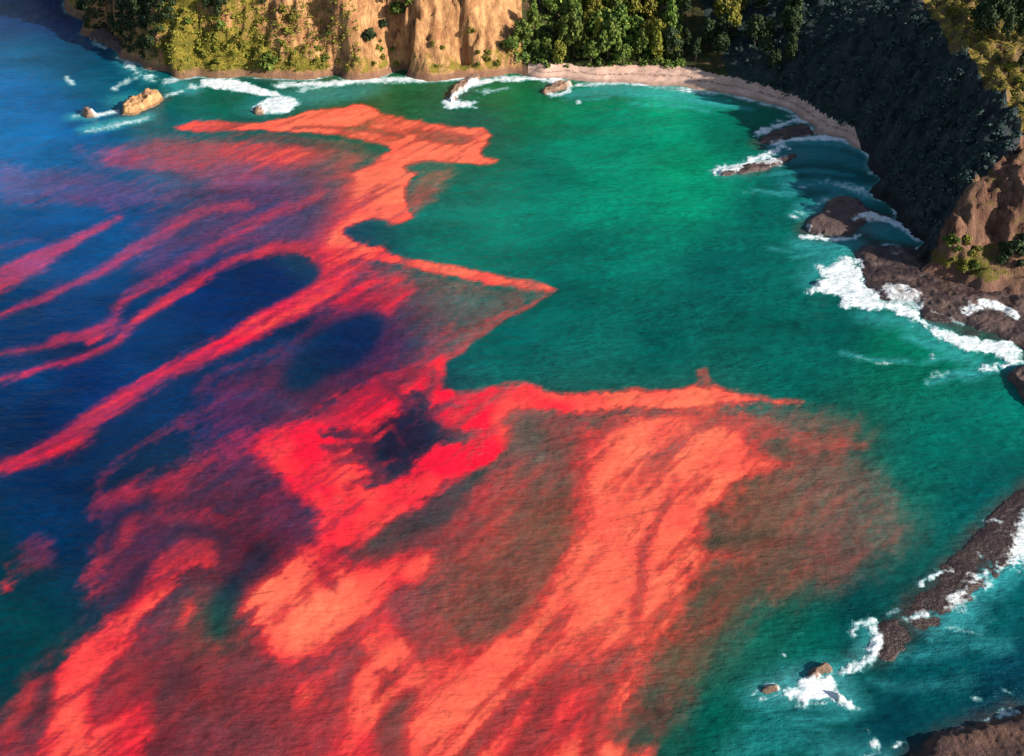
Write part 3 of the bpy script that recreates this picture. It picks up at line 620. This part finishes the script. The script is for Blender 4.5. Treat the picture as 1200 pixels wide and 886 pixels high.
SUNK = [S([(1040,752),(1090,706),(1140,655),(1190,605),(1235,565)], [36,48,50,50,40], .8, 12), P([(995,300),(1020,282),(1090,290),(1230,340),(1230,425),(1160,400),(1095,385),(1050,360),(1010,345)], .8, 9), P([(935,275),(950,250),(985,226),(1015,240),(1050,258),(1030,275),(980,284)], .75, 9), P([(880,170),(905,152),(950,142),(960,160),(910,174)], .7, 9), S([(842,203),(890,195),(940,180)], [9,14,10], .65, 8), S([(560,92),(540,104),(526,120)], [12,16,14], .6, 7), P([(135,138),(150,120),(190,108),(198,118),(160,138)], .6, 7), P([(1020,905),(1060,880),(1110,850),(1240,820),(1240,910)], .7, 14), P([(885,810),(945,783),(985,786),(992,822),(910,820)], .5, 12), S([(1000,775),(1040,760)], [20,26], .6, 12)]
sunk = np.zeros(len(x))
sw1 = fbm(x / 2.5, y / 2.5, 131, 4, .6); sw2 = fbm(x / .7, y / .7, 133, 2)
for it in SUNK:
    idx, a = coverage(x, y, it, sw1, sw2, 1.2)
    if a is not None: sunk[idx] = np.maximum(sunk[idx], a * it[1])
sunk = np.clip(sunk * (1 + .35 * sw1), 0, 1)[:, None]
tint = tint * (1 - sunk) + np.array([.045, .038, .036]) * sunk
shal = sstep(-2.2, -.1, hl)[:, None] * .4
tint = tint * (1 - shal) + np.array([.07, .13, .075]) * shal
tint = tint * (1 - air[:, None] * .8) + np.array([.05, .40, .42]) * air[:, None] * .8
tide = tide * (1 - .7 * np.clip(air, 0, 1))
WV = np.stack([x, y, z], 1)
ATTRS = [('c', 'tint', tint), ('f', 'tide', tide), ('f', 'hue', hue), ('f', 'foam', foam)]
dry = (hl[WF].min(1) > 1.2)
o = link("sea_water", submesh("sea_water", WV, WF, ~dry, M_water, ATTRS))
tag(o, "rippled green and deep blue sea filling the cove", kind='structure')
tf = tide[WF].mean(1); ff = foam[WF].mean(1); fy = y[WF].mean(1); fx = x[WF].mean(1)
bl = (tf > .5) & near[WF].all(1) & ~dry
o = link("algae_bloom", submesh("algae_bloom", WV, WF, bl, M_water, ATTRS, dz=np.full(len(x), .012)))
tag(o, "red and coral algae bloom drifting in streams and streaks on the water", "algae bloom", kind='stuff')
up = .02 + .16 * sstep(.5, 1.15, foam) * (.6 + .35 * fbm(x / 1.6, y / 1.6, 91, 2)) * near
sf = (ff > .5) & near[WF].all(1) & ~dry
zones = [("white surf breaking along the brown rock shelf below the bluff", (fx > 45) & (fy > 125) & (fy < 168)),
         ("white wash round the low reef and tan boulders nearest the camera", fy <= 125),
         ("thin bright breakers under the orange cliff and round the islet", (fx < 5) & (fy >= 168)),
         ("foam lines round the dark reefs and the curve of the beach", (fx >= 5) & (fy >= 168))]
for lab, zm in zones:
    if (sf & zm).sum():
        o = link("surf", submesh("surf", WV, WF, sf & zm, M_water, ATTRS, dz=up + .02))
        tag(o, lab, "surf", kind='stuff')

# ------------------------------------------------------------------ land
gx = np.arange(-215, 181, .55); gy = np.arange(138, 372, .55)
GX, GY = np.meshgrid(gx, gy)
lx, ly = GX.ravel(), GY.ravel()
lz = land(lx, ly)
LV = np.stack([lx, ly, lz], 1); LF = grid_faces(len(gy), len(gx))
keep = lz[LF].max(1) > -1.2
cx, cy, cz = lx[LF].mean(1), ly[LF].mean(1), lz[LF].mean(1)
sx, sy = np.gradient(lz.reshape(GX.shape), .55)
steep = np.hypot(sx, sy).ravel()
up_left = C(320, 60, 5)[0]
gmask = .5 * sstep(C(345, 60, 6)[0], C(290, 60, 6)[0], lx) + .34 * sstep(C(480, 0, 12)[0], C(300, 0, 12)[0], lx) * sstep(14, 3, lz)
gmask = np.where(lx < C(610, 60, 5)[0], gmask + .37 - .11 * steep + .34 * sstep(11, 2.5, lz), .62 - .10 * steep)
gmask = np.where((lz < 1.7) & (ly > 200), gmask * .35, gmask)
gmask = np.where((lx < C(190, 60, 5)[0]) & (lx > -200), gmask * .4, gmask)
ridge = np.array([C(*p[:2], p[2]) for p in [(1040,-60,27),(1075,0,23),(1100,30,22.5),(1130,65,22),(1150,90,21),(1160,110,20.3),(1190,128,19),(1197,150,18),(1194,172,17),(1140,215,12),(1120,245,8.5),(1100,280,5),(1090,306,1.5),(1075,320,0)]])
def right_of_ridge(px, py):
    q = np.vstack([ridge, [[70, 120]], [[260, 120]], [[260, 300]]])
    return sdist(px, py, q)
ror = right_of_ridge(cx, cy)
bluff = (ror > 0) & (cy < 186)
bfac = right_of_ridge(lx, ly)
gmask = np.where((bfac > 0) & (ly < 186), .36 - .03 * steep + .38 * sstep(6, 2.5, lz) * (lz > 1.9) * sstep(95, 86, lx), gmask)
gmask = np.where((bfac > 0) & (ly >= 186), .75 - .2 * steep, gmask)
is_beach = (cx > C(620, 90, 1)[0]) & (cx < 82) & (land0(cx, cy) < 2.45) & (cy > 210)
hillx = C(612, 50, 5)[0]
masks = {}
masks['beach'] = keep & is_beach
masks['bluff'] = keep & bluff & ~is_beach
masks['grassland'] = keep & (ror > 0) & ~bluff & ~is_beach
rest = keep & ~is_beach & (ror <= 0)
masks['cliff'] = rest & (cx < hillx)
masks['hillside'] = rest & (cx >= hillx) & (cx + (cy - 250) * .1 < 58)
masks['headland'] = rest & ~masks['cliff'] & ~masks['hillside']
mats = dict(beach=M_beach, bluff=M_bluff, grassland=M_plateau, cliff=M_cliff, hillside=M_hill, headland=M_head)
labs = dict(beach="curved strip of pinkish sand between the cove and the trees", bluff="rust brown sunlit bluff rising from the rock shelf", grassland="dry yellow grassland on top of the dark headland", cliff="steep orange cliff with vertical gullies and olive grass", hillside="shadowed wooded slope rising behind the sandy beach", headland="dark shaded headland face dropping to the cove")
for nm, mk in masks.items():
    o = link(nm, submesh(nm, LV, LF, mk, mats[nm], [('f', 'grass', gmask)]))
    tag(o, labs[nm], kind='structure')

# ------------------------------------------------------------------ rocks, reefs and shelves
M_reef = rock_material("wet_reef_rock", (.075, .042, .040), (.14, .085, .075), (.10, .075, .05))
M_shelf = rock_material("shelf_rock", (.055, .028, .026), (.135, .080, .066), (.15, .080, .042), .35)
M_tan = rock_material("tan_boulder_rock", (.22, .12, .075), (.42, .26, .17), (.30, .17, .10), .8)
M_ledge = rock_material("ledge_rock", (.055, .024, .022), (.13, .062, .036), (.04, .018, .02), .5)
M_low = rock_material("low_reef_rock", (.050, .022, .018), (.105, .054, .040), (.085, .062, .034), .35)
M_islet = rock_material("ochre_islet_rock", (.40, .19, .075), (.66, .38, .17), (.25, .12, .08), .7)
def rock(name, outline, height, mat, label, cat, res=.22, edge=1.2, crag=.5, stroke=None, lift=.06):
    px = band(outline, stroke) if stroke is not None else smooth(outline, 4)
    w = Cs(px)
    x0, y0 = w.min(0) - 1.5; x1, y1 = w.max(0) + 1.5
    ax = np.arange(x0, x1, res); ay = np.arange(y0, y1, res)
    A, B = np.meshgrid(ax, ay); a, b = A.ravel(), B.ravel()
    wa = a + .45 * fbm(a / 2.2, b / 2.2, 101, 3) + .15 * fbm(a / .6, b / .6, 103, 2)
    wb = b + .45 * fbm(a / 2.2, b / 2.2, 107, 3) + .15 * fbm(a / .6, b / .6, 109, 2)
    d = sdist(wa, wb, w)
    e = min(edge, max(.25, d.max() * .9))
    prof = np.where(d > 0, sstep(0, e, d) ** .8, 0)
    n1 = fbm(a / 3.5, b / 3.5, 111, 4, .55); n2 = 1 - np.abs(fbm(a / 1.1, b / 1.1, 113, 3, .6)) * 1.6
    h = prof * height * (1 + crag * n1) + prof * crag * .35 * min(height, 1.5) * n2
    h = np.where(d > 0, h + lift, np.maximum(d * 1.6, -.9))
    V = np.stack([a, b, h], 1); F = grid_faces(len(ay), len(ax))
    mk = h[F].max(1) > -.6
    org = np.array([w[:, 0].mean(), w[:, 1].mean(), 0])
    me = submesh(name, V, F, mk, mat, [('f', 'foam', chart(a, b, 'foam') if cat != 'islet' else np.zeros(len(a)))])
    o = link(name, me)
    return tag(o, label, cat)
rock("rock_islet", [(143,133),(152,123),(168,118),(186,113),(192,118),(178,126),(156,135)], 2.3, M_islet, "ochre craggy islet standing in the water off the orange cliff", "islet", edge=.9, crag=.45)
rock("rock", [(95,134),(101,130),(110,131),(113,135),(105,138),(97,137)], 1.2, M_tan, "small rounded rock in open blue water seaward of the islet", "rock", edge=1.2)
rock("rock", [(105,46),(122,42),(142,54),(150,64),(138,62),(122,53)], 2.2, M_reef, "brown rocks at the seaward tip below the left slope", "rock")
rock("rock", [(296,130),(304,125),(314,127),(310,133),(300,134)], .9, M_tan, "brown rock awash in the foam under the orange cliff", "rock")
rock("reef", [(562,90),(546,99),(534,108),(530,118)], .8, M_tan, "narrow brown reef running out from the orange cliff foot", "reef", stroke=[8,9,10,8], edge=.7)
rock("rock", [(637,109),(652,104),(668,100)], 1.0, M_tan, "long brown rock lying just off the sandy beach", "rock", stroke=[6,8,6], edge=.7)
rock("reef", [(888,166),(902,156),(925,149),(946,147),(952,158),(930,162),(905,169)], .5, M_reef, "dark reef lying off the shaded end of the beach", "reef")
rock("reef", [(845,203),(878,198),(912,190),(930,182)], .45, M_shelf, "thin reef tip under streaked foam beside the bright green shallows", "reef", stroke=[6,9,9,5], edge=.6)
rock("reef", [(944,270),(950,256),(962,248),(968,237),(985,231),(1005,234),(1018,247),(1042,256),(1046,261),(1018,260),(1004,271),(985,278),(960,276)], .8, M_reef, "rounded purple brown reef platform ringed with foam below the headland", "reef", edge=1.5, crag=.3)
rock("rock_shelf", [(1002,297),(1020,288),(1060,290),(1085,298),(1092,318),(1120,330),(1215,342),(1215,418),(1198,405),(1180,401),(1165,391),(1138,385),(1126,378),(1100,378),(1078,370),(1072,358),(1052,354),(1030,350),(1016,335),(1010,316)], .34, M_shelf, "broad wet brown rock shelf spread below the sunlit bluff", "rock shelf", edge=1.8, crag=.95)
rock("reef", [(1182,442),(1196,430),(1230,428),(1230,490),(1202,474),(1190,455)], .9, M_shelf, "brown rocks at the frame edge below the white surf", "reef")
rock("rock", [(955,334),(966,330),(972,334),(964,338)], .6, M_reef, "small dark rock in the white surf before the shelf", "rock", edge=.6)
rock("reef", [(1020,758),(1026,736),(1050,708),(1084,686),(1110,658),(1134,634),(1154,610),(1176,590),(1198,570),(1235,545),(1235,600),(1206,632),(1190,652),(1173,670),(1152,694),(1124,714),(1100,734),(1070,750),(1056,768),(1036,776)], .13, M_low, "long low maroon reef slanting between green water and white wash", "reef", edge=1.6, crag=1.2, lift=-.015)
rock("rock", [(943,795),(949,786),(968,781),(976,787),(958,797)], 0.75, M_tan, "tan angular boulder standing in the near white wash", "rock", edge=.8)
rock("rock", [(890,808),(898,803),(910,804),(912,809),(900,813)], .35, M_tan, "small flat tan boulder with a white foam collar", "rock", edge=.5)
rock("rock", [(976,812),(984,814),(992,824),(984,824)], .5, M_reef, "small dark rock at the trailing end of the near wash", "rock", edge=.5)
rock("rock", [(1035,905),(1072,884),(1080,868),(1112,857),(1150,847),(1235,828),(1235,930),(1035,930)], 1.2, M_ledge, "big dark brown rock ledge filling the lower right corner", "rock", edge=1.6, crag=.28)

# ------------------------------------------------------------------ plants
def leaf_quads(centres, normals, size, tall=1.0):
    n = len(centres)
    r = rng.normal(size=(n, 3)); t = np.cross(normals, r); t /= np.linalg.norm(t, axis=1, keepdims=True) + 1e-9
    b = np.cross(normals, t)
    s = (size * rng.uniform(.6, 1.3, n))[:, None]
    V = np.stack([centres - t * s - b * s * tall * .6, centres + t * s * .7 - b * s * tall, centres + t * s + b * s * tall * .6, centres - t * s * .7 + b * s * tall], 1).reshape(-1, 3)
    return V, np.arange(n * 4).reshape(-1, 4), np.repeat(rng.uniform(0, 1, n), 4)
def crown_points(lobes, per):
    pts, nrm, sh = [], [], []
    for (lx_, ly_, lz_, rx, ry, rz) in lobes:
        d = rng.normal(size=(per, 3)); d /= np.linalg.norm(d, axis=1, keepdims=True)
        d[:, 2] = np.where(d[:, 2] < -.55, -d[:, 2], d[:, 2])
        rr = rng.uniform(.2, 1.35, per) ** .5
        pts.append(np.array([lx_, ly_, lz_]) + d * np.array([rx, ry, rz]) * rr[:, None])
        nrm.append(d + rng.normal(size=(per, 3)) * .5)
    p = np.vstack(pts); q = np.vstack(nrm); q /= np.linalg.norm(q, axis=1, keepdims=True)
    return p, q
def crown_mesh(name, w, h, base, lobes, per, size, mat, conical=0.0):
    ls = []
    for k in range(lobes):
        f = (k + .5) / lobes
        zz = base + (h - base) * (.12 + .76 * f)
        spread = (w / 2) * (math.sin(math.pi * (.18 + .74 * f)) ** .8) * (1 - conical * f) * .74
        a = k * 2.4 + random.uniform(-.5, .5)
        r = w * random.uniform(.14, .29) * (1 - conical * f * .5)
        ls.append((spread * math.cos(a), spread * math.sin(a), zz, r, r, r * random.uniform(.75, 1.1)))
    p, q = crown_points(ls, per)
    V, F, s = leaf_quads(p, q, size)
    me = mesh_from(name, V, F, mat, False); attr_f(me, 'shade_of_leaf', s)
    return me
def tube(path, radii, sides=7):
    V, F = [], []
    for i, (p, r) in enumerate(zip(path, radii)):
        for k in range(sides):
            a = 2 * math.pi * k / sides
            V.append((p[0] + r * math.cos(a), p[1] + r * math.sin(a), p[2]))
    for i in range(len(path) - 1):
        for k in range(sides):
            F.append((i * sides + k, i * sides + (k + 1) % sides, (i + 1) * sides + (k + 1) % sides, (i + 1) * sides + k))
    return V, F
M_bark = rock_material("bark", (.10, .065, .04), (.17, .12, .08), (.07, .05, .035), 2.0, False, False)
def trunk_mesh(h, w):
    V, F = tube([(0, 0, -.8), (.05, 0, h * .25), (.12, .08, h * .5), (0, .1, h * .85)], [w * .05, w * .04, w * .03, w * .008])
    for k in range(5):
        a = k * 2.4; z0 = h * (.3 + .1 * k)
        v, f = tube([(0.05, .04, z0), (math.cos(a) * w * .18, math.sin(a) * w * .18, z0 + h * .09), (math.cos(a) * w * .36, math.sin(a) * w * .36, z0 + h * .2)], [w * .02, w * .014, w * .006], 5)
        F += [tuple(i + len(V) for i in q) for q in f]; V += v
    return mesh_from("trunk", V, F, M_bark)
LEAF = {'mid': leaf_material("green_leaves", (.030, .066, .012), (.10, .155, .022), (.21, .235, .04)),
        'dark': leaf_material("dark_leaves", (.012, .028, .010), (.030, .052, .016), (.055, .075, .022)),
        'scrub': leaf_material("scrub_leaves", (.012, .034, .030), (.030, .062, .054), (.060, .088, .074)),  # dark green scrub, blue of the headland's shade mixed into the leaf colour
        'olive': leaf_material("olive_leaves", (.075, .09, .012), (.18, .17, .02), (.32, .25, .04)),
        'rose': leaf_material("rosy_leaves", (.12, .05, .03), (.30, .10, .09), (.42, .20, .18))}
TREES = {}
for kind, mat in LEAF.items():
    if kind == 'scrub': continue
    TREES[kind] = []
    for k in range(3):
        w = [6.5, 5.4, 7.2][k]; h = [8.5, 9.5, 7.2][k]
        TREES[kind].append((crown_mesh("crown", w, h, h * .16, [13, 12, 14][k], 105, .30, mat, [.35, .55, .15][k]), trunk_mesh(h, w)))
def tree(pos, s, kind, label, group, k=None):
    c, t = TREES[kind][random.randrange(3) if k is None else k]
    e = bpy.data.objects.new("tree", None); col.objects.link(e)
    e.location = pos; e.rotation_euler = (0, 0, random.uniform(0, 6.28)); e.scale = (s * random.uniform(.78, 1.1), s * random.uniform(.78, 1.1), s * random.uniform(.9, 1.4))
    link("trunk", t, e); link("crown", c, e)
    return tag(e, label, "tree", group)
BUSHES = {k: [crown_mesh("shrub", 2.2, 1.7, .0, 7, 70, .20, LEAF[k], .1) for _ in range(2)] for k in LEAF if k != 'scrub'}
def shrub(pos, s, kind, label, group=None):
    o = link("shrub", BUSHES[kind][random.randrange(2)])
    o.location = (pos[0], pos[1], pos[2] - .15 * s); o.rotation_euler = (0, 0, random.uniform(0, 6.28)); o.scale = (s, s, s * random.uniform(.8, 1.1))
    return tag(o, label, "shrub", group)

GROVE = [(655,74,.75),(672,66,.9),(692,74,.85),(712,70,.8),(728,76,.8),(748,70,.85),(768,74,.8),(788,70,.75),(640,62,.6),(662,50,.9),(684,52,.9),(704,48,.95),(724,52,.9),(744,48,1),(762,52,.85),(782,50,.8),(670,34,.9),(695,30,1),(718,32,.95),(738,26,1),(758,30,.9),(652,24,.8),(680,14,1),(705,10,1),(730,8,1),(752,10,.9),(660,6,.9)]
GROVE += [(a + random.uniform(-12, 12), max(b - random.uniform(2, 14), -6), c * random.uniform(.5, .9)) for a, b, c in GROVE if a > 645]
for u, v, s in GROVE:
    kd = random.choice(['mid', 'olive', 'olive', 'mid', 'mid'])
    row = "front row of the grove at the sand edge" if v > 61 else ("middle of the sunlit grove" if v > 28 else "back of the grove, high on the slope")
    part = "left" if u < 692 else ("middle" if u < 738 else "right")
    tree(on_land(u, v), s * random.uniform(.8, 1.3), kd, {'mid': "green", 'olive': "yellow green", 'dark': "dark green"}[kd] + " leafy tree, " + part + " part, " + row, "trees of the sunlit grove")
tree(on_land(774, 58), .62, 'rose', "rosy flowering tree at the right edge of the sunlit grove", None)
for u, v, s in [(612,52,.72),(600,62,.55),(624,40,.7),(628,66,.5)]:
    tree(on_land(u, v), s, 'mid', "dark rounded tree in the gully between orange cliff and grove", "trees in the gully")
for u, v, s in [(845,26,.9),(856,40,.8),(838,8,.9),(866,18,.7)]:
    tree(on_land(u, v), s, 'olive', "yellow green tree catching light above the shaded beach", "yellow green trees above the beach")
for k in range(40):
    u, v = random.uniform(782, 935), random.uniform(-10, 84)
    if v > 72 + (u - 780) * .16 or (830 < u < 872 and v < 45): continue
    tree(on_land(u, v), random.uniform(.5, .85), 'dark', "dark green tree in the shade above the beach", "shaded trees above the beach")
for k in range(14):
    u = random.uniform(120, 320); v = random.uniform(-12, 36 - (u - 120) * .07)
    if v > (u - 100) * .6: continue
    tree(on_land(u, v), random.uniform(.3, .55), 'dark', "dark tree clinging to the top of the seaward slope", "trees on the seaward slope")
for u, v, s, kd, lb in [(433,48,1.6,'dark',"round dark shrub alone on the middle of the orange cliff"), (466,24,2.0,'mid',"large green shrub high on the orange cliff"), (314,78,2.3,'mid',"big green shrub at the foot of the grassy slope"), (458,8,1.8,'dark',"dark shrub at the very top of the orange cliff"), (480,20,1.2,'mid',"small green shrub beside the large one high on the cliff"), (552,40,1.0,'olive',"small olive shrub on the bare face near the gully"), (450,34,1.1,'dark',"small dark shrub between two others on the orange cliff")]:
    shrub(on_land(u, v), s, kd, lb)
for k in range(26):
    u = random.uniform(185, 350); v = random.uniform(20, 80)
    shrub(on_land(u, v), random.uniform(.5, 1.25), random.choice(['olive', 'olive', 'mid', 'olive']), "olive shrub scattered on the sunlit grassy slope", "shrubs on the grassy slope")
for k in range(36):
    u = random.uniform(350, 600); v = random.uniform(52, 80)
    shrub(on_land(u, v), random.uniform(.35, .8), random.choice(['olive', 'mid', 'olive']), "small shrub growing low on the orange cliff", "shrubs low on the orange cliff")
for k in range(24):
    u = random.uniform(1105, 1150); v = random.uniform(282, 318)
    shrub(on_land(u, v), random.uniform(.35, .75), random.choice(['olive', 'mid']), "yellow green shrub at the foot of the rusty bluff", "shrubs at the bluff foot")
for k in range(14):
    u = random.uniform(1170, 1205); v = random.uniform(280, 312)
    shrub(on_land(u, v), random.uniform(.6, 1.1), 'dark', "dark green shrub in the hollow of the rusty bluff", "shrubs in the bluff hollow")
for u, v, s in [(1150,45,.7),(1165,30,.8),(1180,40,.8),(1196,30,.9),(1160,18,.8),(1185,14,.9),(1200,50,.7),(1175,52,.6),(1205,10,.9),(1145,30,.6),(1195,85,.5),(1205,78,.6)]:
    tree(on_land(u, v, 32), s, 'dark', "nearly black tree in the dark clump on the yellow grassland", "trees on the grassland")
for k in range(30):
    u = random.uniform(1095, 1205); v = random.uniform(0, 125)
    if u < 1075 + v * .85 + 14: continue
    shrub(on_land(u, v, 32), random.uniform(.3, .8), random.choice(['olive', 'dark']), "low shrub dotted over the yellow grassland", "shrubs on the grassland")

def scatter(name, n, sampler, per, size, wid, hei, mat, label, cat):
    cs, ns = [], []
    for _ in range(n):
        p = sampler()
        if p is None: continue
        s = random.uniform(.5, 1.25)
        d = rng.normal(size=(per, 3)); d /= np.linalg.norm(d, axis=1, keepdims=True); d[:, 2] = np.abs(d[:, 2])
        cs.append(np.array(p) + d * np.array([wid, wid, hei]) * s * (rng.uniform(.4, 1, per) ** .5)[:, None]); ns.append(d + rng.normal(size=(per, 3)) * .5)
    c = np.vstack(cs); q = np.vstack(ns); q /= np.linalg.norm(q, axis=1, keepdims=True)
    V, F, sh = leaf_quads(c, q, size)
    me = mesh_from(name, V, F, mat, False); attr_f(me, 'shade_of_leaf', sh)
    return tag(link(name, me), label, cat, kind='stuff')
def on_head():
    u = random.uniform(860, 1200); v = random.uniform(-10, 285)
    p = on_land(u, v, 32)
    if p[2] < 2.0 or right_of_ridge(np.array([p[0]]), np.array([p[1]]))[0] > -.6: return None
    return p
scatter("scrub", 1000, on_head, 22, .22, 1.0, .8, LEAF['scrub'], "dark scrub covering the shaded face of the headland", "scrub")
def on_tip():
    u = random.uniform(90, 215); v = random.uniform(-10, 72)
    p = on_land(u, v)
    return p if p[2] > 2.0 and u < 200 - .25 * v + random.uniform(-15, 15) else None
scatter("scrub", 520, on_tip, 30, .26, 1.3, 1.2, LEAF['dark'], "dark green scrub on the seaward end of the grassy slope", "scrub")
def on_plateau():
    p = on_land(random.uniform(1080, 1206), random.uniform(-8, 150), 32)
    return p if right_of_ridge(np.array([p[0]]), np.array([p[1]]))[0] > .3 and p[1] > 184 else None
scatter("grass", 700, on_plateau, 14, .11, .8, .2, LEAF['olive'], "dry yellow grass tufts on the grassland", "grass")
def on_grove():
    u = random.uniform(598, 800); v = random.uniform(-8, 80)
    p = on_land(u, v)
    return p if p[2] > 2.1 and v > (640 - u) * .9 else None
scatter("undergrowth", 420, on_grove, 26, .26, 1.3, 1.1, LEAF['mid'], "green undergrowth between the trees of the sunlit grove", "undergrowth")
def on_slope():
    p = on_land(random.uniform(175, 420), random.uniform(5, 84))
    return p if p[2] > 1.8 else None
scatter("undergrowth", 700, on_slope, 14, .16, .9, .35, LEAF['olive'], "olive undergrowth on the sunlit grassy slope", "undergrowth")
